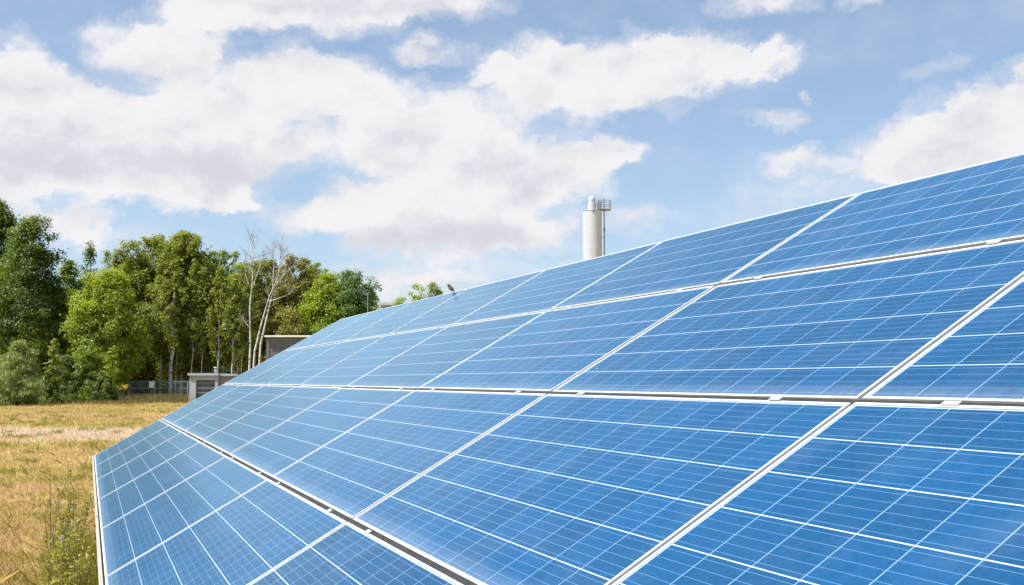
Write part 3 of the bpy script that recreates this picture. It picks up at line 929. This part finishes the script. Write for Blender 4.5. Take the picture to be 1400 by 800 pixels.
# ------------------------------------------------------------------ bird on the ridge
def bird():
    u = None
    # spot on the upper edge seen at x = 618
    best = min((abs(((arr(t, NROW * PV, 0).x) / ((arr(t, NROW * PV, 0).y) * CP + (arr(t, NROW * PV, 0).z - CAMH) * SP)) * FPX + 700 - 618), t) for t in np.linspace(2, 9, 1400))
    base = arr(best[1], NROW * PV - .018, .001)
    r = empty('bird', base, 0); r.scale = (.88, .88, .88)
    tag(r, 'small perched bird with dark face and rusty breast on the array ridge', 'bird')
    # spine from tail tip (right, low) to bill (left, high)
    sp = [(.058, -.008, .002), (.036, .012, .010), (.022, .024, .020), (.010, .036, .026), (-.004, .050, .027), (-.016, .062, .022), (-.023, .072, .0185), (-.029, .079, .0175), (-.036, .083, .013), (-.043, .0835, .004), (-.050, .082, .001)]
    m = MB(); n = 10; b = 0
    for i, (x, z, rad) in enumerate(sp):
        d = Vector((sp[min(i + 1, len(sp) - 1)][0] - sp[max(i - 1, 0)][0], 0, sp[min(i + 1, len(sp) - 1)][1] - sp[max(i - 1, 0)][1])).normalized()
        a = Vector((0, 1, 0)); c = d.cross(a)
        for k in range(n):
            t = 2 * math.pi * k / n
            m.v.append(tuple(Vector((x, 0, z + .012)) + (a * math.cos(t) * .9 + c * math.sin(t)) * rad))
    for i in range(len(sp) - 1):
        for k in range(n):
            m.f.append((i * n + k, i * n + (k + 1) % n, (i + 1) * n + (k + 1) % n, (i + 1) * n + k))
            s_ = math.sin(2 * math.pi * (k + .5) / n)          # >0 : belly side or back side
            belly = s_ < 0
            if i >= 8: mi = 2
            elif i >= 5: mi = 2 if belly or i == 7 else (3 if i == 6 and abs(s_) > .6 else 2)
            elif i >= 2: mi = 0 if belly else 1
            else: mi = 0
            m.mi.append(mi)
    m.f.append(tuple(range(n))); m.mi.append(0)
    rust = mottled('rusty_feathers', (.13, .045, .015), (.22, .08, .03), 60, .8)
    back = mottled('grey_brown_feathers', (.10, .075, .06), (.17, .14, .12), 60, .8)
    blk = mottled('black_feathers', (.012, .012, .014), (.03, .03, .032), 60, .7)
    wht = mottled('white_feathers', (.7, .7, .7), (.8, .8, .8), 60, .7)
    m.build('body', [rust, back, blk, wht], r, True)
    for y in (-.008, .008):
        MB().tube([(.010, y, .028), (.004, y, .014), (.006, y, 0)], .0018, 5).build('leg', blk, r)
bird()

# ------------------------------------------------------------------ grass and weeds
def grass_mat(name, stops):
    m, t, b = new_mat(name)
    geo = t.add('ShaderNodeNewGeometry')
    if stops is None:
        tone = t.math('MULTIPLY_ADD', geo.outputs['Random Per Island'], .75, .82)
        c = t.vec('SCALE', meadow_colour(t, geo.outputs['Position'])); t.l.new(tone, c.node.inputs['Scale'])
    else:
        n = t.noise(t.vec('MULTIPLY', geo.outputs['Position'], (.6, 1, 0)), .75, 6, .65)
        f = t.math('MULTIPLY_ADD', n.outputs['Fac'], 1.1, t.math('MULTIPLY_ADD', geo.outputs['Random Per Island'], .5, -.30), clamp=True)
        c = t.ramp(f, stops)
    dif = t.add('ShaderNodeBsdfDiffuse'); tr = t.add('ShaderNodeBsdfTranslucent')
    t.l.new(c, dif.inputs['Color']); t.l.new(c, tr.inputs['Color'])
    mx = t.add('ShaderNodeMixShader'); mx.inputs[0].default_value = .45
    t.l.new(dif.outputs[0], mx.inputs[1]); t.l.new(tr.outputs[0], mx.inputs[2])
    t.l.new(mx.outputs[0], t.n['Material Output'].inputs[0])
    return m
M['grass'] = grass_mat('dry_grass', None)
M['tallgrass'] = grass_mat('tall_dry_grass', [(.1, (.42, .33, .17)), (.45, (.30, .235, .10)), (.8, (.16, .165, .04))])
M['tuft'] = foliage('green_tufts', (.16, .17, .02), (.26, .26, .04), (.38, .35, .09), .45, 1.0)
M['weed'] = foliage('weed_leaves', (.20, .21, .03), (.34, .33, .055), (.48, .42, .13), .5, 2.0)
M['weedstem'] = mottled('weed_stems', (.13, .13, .045), (.26, .23, .09), 8, .8)
M['mauve'] = mottled('mauve_thistle', (.30, .19, .36), (.46, .34, .52), 40, .8)
M['yellow'] = mottled('yellow_flowers', (.55, .40, .02), (.75, .55, .04), 40, .7)
M['seed'] = mottled('dry_seed_heads', (.06, .035, .02), (.14, .08, .04), 30, .9)

def blades(base, h, w, lean, mat, name, label, cat):
    n = len(base)
    a = rng.uniform(0, 2 * np.pi, n)
    side = np.stack([np.cos(a), np.sin(a), a * 0], 1) * (w * rng.uniform(.6, 1.4, n))[:, None]
    ld = rng.normal(size=(n, 3)) * lean; ld[:, 2] = 1
    tip = base + ld * h[:, None]
    mid = base + ld * h[:, None] * .55 * np.array([.7, .7, 1.0])
    v = np.stack([base - side, base + side, mid + side * .7, tip, mid - side * .7], 1)
    me = raw_mesh(name, v.reshape(-1, 3), 5)
    return tag(link_mesh(name, me, mat), label, cat, kind='stuff')

def meadow():
    N = 210000
    Y = 8.3 + (84 - 8.3) * rng.uniform(0, 1, N) ** 1.9
    f0 = -.56; f1 = np.interp(Y, [6, 15, 25, 56, 84], [-.36, -.33, -.26, -.22, -.22])
    X = Y * (f0 + (f1 - f0) * rng.uniform(0, 1, N))
    Nw = 190000                                              # the same grass on the open side of the meadow
    Yw = 2.0 + 70 * rng.uniform(0, 1, Nw) ** 1.8
    xr = np.minimum(-.53 * Yw, O.x + (O.y - Yw) * math.tan(YAW) - .1); xr = np.where(Yw < 8.3, O.x + (O.y - Yw) * math.tan(YAW) - .1, xr)
    Xw = xr - (3.0 + .55 * Yw) * rng.uniform(0, 1, Nw) ** 1.5
    X = np.concatenate([X, Xw]); Y = np.concatenate([Y, Yw]); N = len(X)
    clump = np.sin(X * 3.1 + np.sin(Y * 2.3) * 2) * np.sin(Y * 2.7 + np.sin(X * 1.9) * 2)
    keep = rng.uniform(0, 1, N) < .62 + .38 * clump
    X, Y = X[keep], Y[keep]
    base = np.stack([X, Y, X * 0 - .005], 1)
    h = rng.gamma(4, .011, len(X)) * (1 + .012 * Y)
    blades(base, h + .015, .0028 * (1 + Y * .07), .75, M['grass'], 'meadow_grass', 'short dry yellow-brown grass of the meadow', 'grass')
    nc = 170                                                 # greener tufts scattered through it
    Yc = 8.5 + 52 * rng.uniform(0, 1, nc) ** 1.4; Xc = Yc * rng.uniform(-.56, -.24, nc)
    k = rng.integers(0, nc, 11000)
    sd = rng.uniform(.05, .28, nc)[k]
    base = np.stack([Xc[k] + rng.normal(0, 1, 11000) * sd, Yc[k] + rng.normal(0, 1, 11000) * sd, k * 0.0], 1)
    blades(base, rng.uniform(.05, .17, 11000), .0035 * (1 + Yc[k] * .05), .55, M['tuft'], 'grass_tufts', 'scattered low green tufts in the dry meadow', 'grass')
    N = 26000                                                # tall strip along the fence
    X = rng.uniform(xat(-40, 88), xat(330, 88), N); Y = rng.normal(87.6, .9, N)
    k = rng.uniform(0, 1, N) < .35 + .65 * (np.sin(X * 1.3) * np.sin(X * .47 + 1) > -.2)
    X, Y = X[k], Y[k]
    base = np.stack([X, Y, X * 0], 1)
    blades(base, rng.uniform(.2, .85, len(X)), .013, .25, M['tallgrass'], 'tall_grass', 'tall dry grass strip in front of the mesh fence', 'tall grass')
    N = 9000
    X = rng.uniform(xat(-60, 80), xat(190, 80), N); Y = rng.normal(82, 1.6, N)
    base = np.stack([X, Y, X * 0], 1)
    blades(base, rng.uniform(.1, .45, N), .02, .3, M['tallgrass'], 'rough_grass', 'rough greenish grass at the foot of the bushes', 'grass')
meadow()

def weed(px, topy, Y, label, flower=None, lush=1.0):
    x = xat(px, Y); H = zat(topy, Y)
    r = empty('tall_weed', (x, Y, 0))
    tag(r, label, 'weed', 'tall weeds beside the array')
    st = MB(); cs = []; heads = []
    for s in range(random.randint(3, 5)):
        a = random.uniform(0, 6.28); sp = random.uniform(.03, .16)
        h = H * (1 if s == 0 else random.uniform(.55, .95))
        pts = [Vector((math.cos(a) * sp * t * t + random.gauss(0, .006), math.sin(a) * sp * t * t + random.gauss(0, .006), h * t)) for t in (0, .25, .5, .75, 1)]
        st.tube(pts, [.0065, .0058, .005, .004, .0022], 5)
        heads.append(pts[-1])
        nb = int(16 * lush)
        for k in range(nb):
            t = random.uniform(.12, .97); i = min(3, int(t * 4)); p = pts[i].lerp(pts[i + 1], t * 4 - i)
            d = Vector((random.uniform(-1, 1), random.uniform(-1, 1), random.uniform(.2, 1.2))).normalized()
            L = random.uniform(.05, .16) * (1.25 - .7 * t)
            e = p + d * L
            st.tube([p, e], [.0028, .0012], 3, False)
            for q in range(int(4 * lush) + 2):
                cs.append(p.lerp(e, random.uniform(.2, 1.05)) + Vector((random.gauss(0, .018), random.gauss(0, .018), random.gauss(0, .018))))
            if random.random() < .12: heads.append(e)
    st.build('stem', M['weedstem'], r)
    c = np.array([tuple(v) for v in cs])
    link_mesh('leaves', raw_mesh('leaves', leaf_quads(c, .038, .30, None, 0, -.4), 4), M['weed'], r)
    for p in heads:
        hd = MB()
        q_ = random.uniform(.004, .008)
        hd.lathe([(.001, p.z - q_), (q_, p.z - q_ * .3), (q_ * .9, p.z + q_ * .6), (.001, p.z + q_ * 1.5)], 7, p.x, p.y)
        hd.build('flower_head', M[flower or 'seed'], r)
WD = [(78, 648, 8.9, 'tall weed with dark seed heads furthest left of the patch', None, .8),
      (101, 645, 9.3, 'tall weed with brown seed heads in the middle of the patch', None, .8),
      (108, 668, 9.0, 'leafy tall weed close against the lower edge of the array', None, 1.5),
      (93, 690, 8.2, 'bushy weed with olive leaves in the centre of the patch', None, 1.5),
      (114, 690, 8.1, 'bushy weed touching the beige edge of the array', None, 1.6),
      (75, 742, 7.6, 'short dark-stemmed weed at the lower left of the patch', None, 1.2),
      (95, 735, 7.5, 'weed topped with a mauve thistle flower', 'mauve', 1.3),
      (113, 752, 7.2, 'low weed with a yellow flower by the array edge', 'yellow', 1.6),
      (102, 715, 7.8, 'thick green weed in the middle front of the patch', None, 1.6),
      (120, 716, 7.8, 'dense weed half hidden beneath the array edge', None, 1.6)]
for w_ in WD: weed(*w_)
def herb():
    N = 9000
    Y = rng.uniform(7.0, 10.2, N)
    xe = O.x + (O.y - Y) * math.tan(YAW)                     # foot of the array's lower edge
    X = xe - np.abs(rng.normal(0, .28, N)) * np.interp(Y, [7.0, 10.2], [.85, .55]) + .12
    base = np.stack([X, Y, X * 0], 1)
    blades(base, rng.uniform(.10, .70, N) * rng.uniform(.5, 1, N), .0017, .28, M['weed'], 'green_herbs', 'fresh green herbs and grass along the lower edge of the array', 'herbs')
herb()
def goldenrod():
    Y = 86.5; px = 169
    r = empty('goldenrod', (xat(px, Y), Y, 0)); tag(r, 'plant with bright yellow flowers in front of the fence', 'plant')
    st = MB(); fl = []
    for k in range(6):
        a = random.uniform(0, 6.28); h = zat(525, Y) * random.uniform(.8, 1)
        e = Vector((math.cos(a) * .22, math.sin(a) * .2, h)); st.tube([(0, 0, 0), e * .6, e], .012, 5)
        for q in range(30): fl.append(e + Vector((random.gauss(0, .07), random.gauss(0, .07), random.uniform(-.3, .06))))
    st.build('stem', M['weedstem'], r)
    link_mesh('flowers', raw_mesh('flowers', leaf_quads(np.array([tuple(v) for v in fl]), .09, .8), 4), M['yellow'], r)
goldenrod()

print('LEAVES', sum(NLEAF), len(NLEAF))
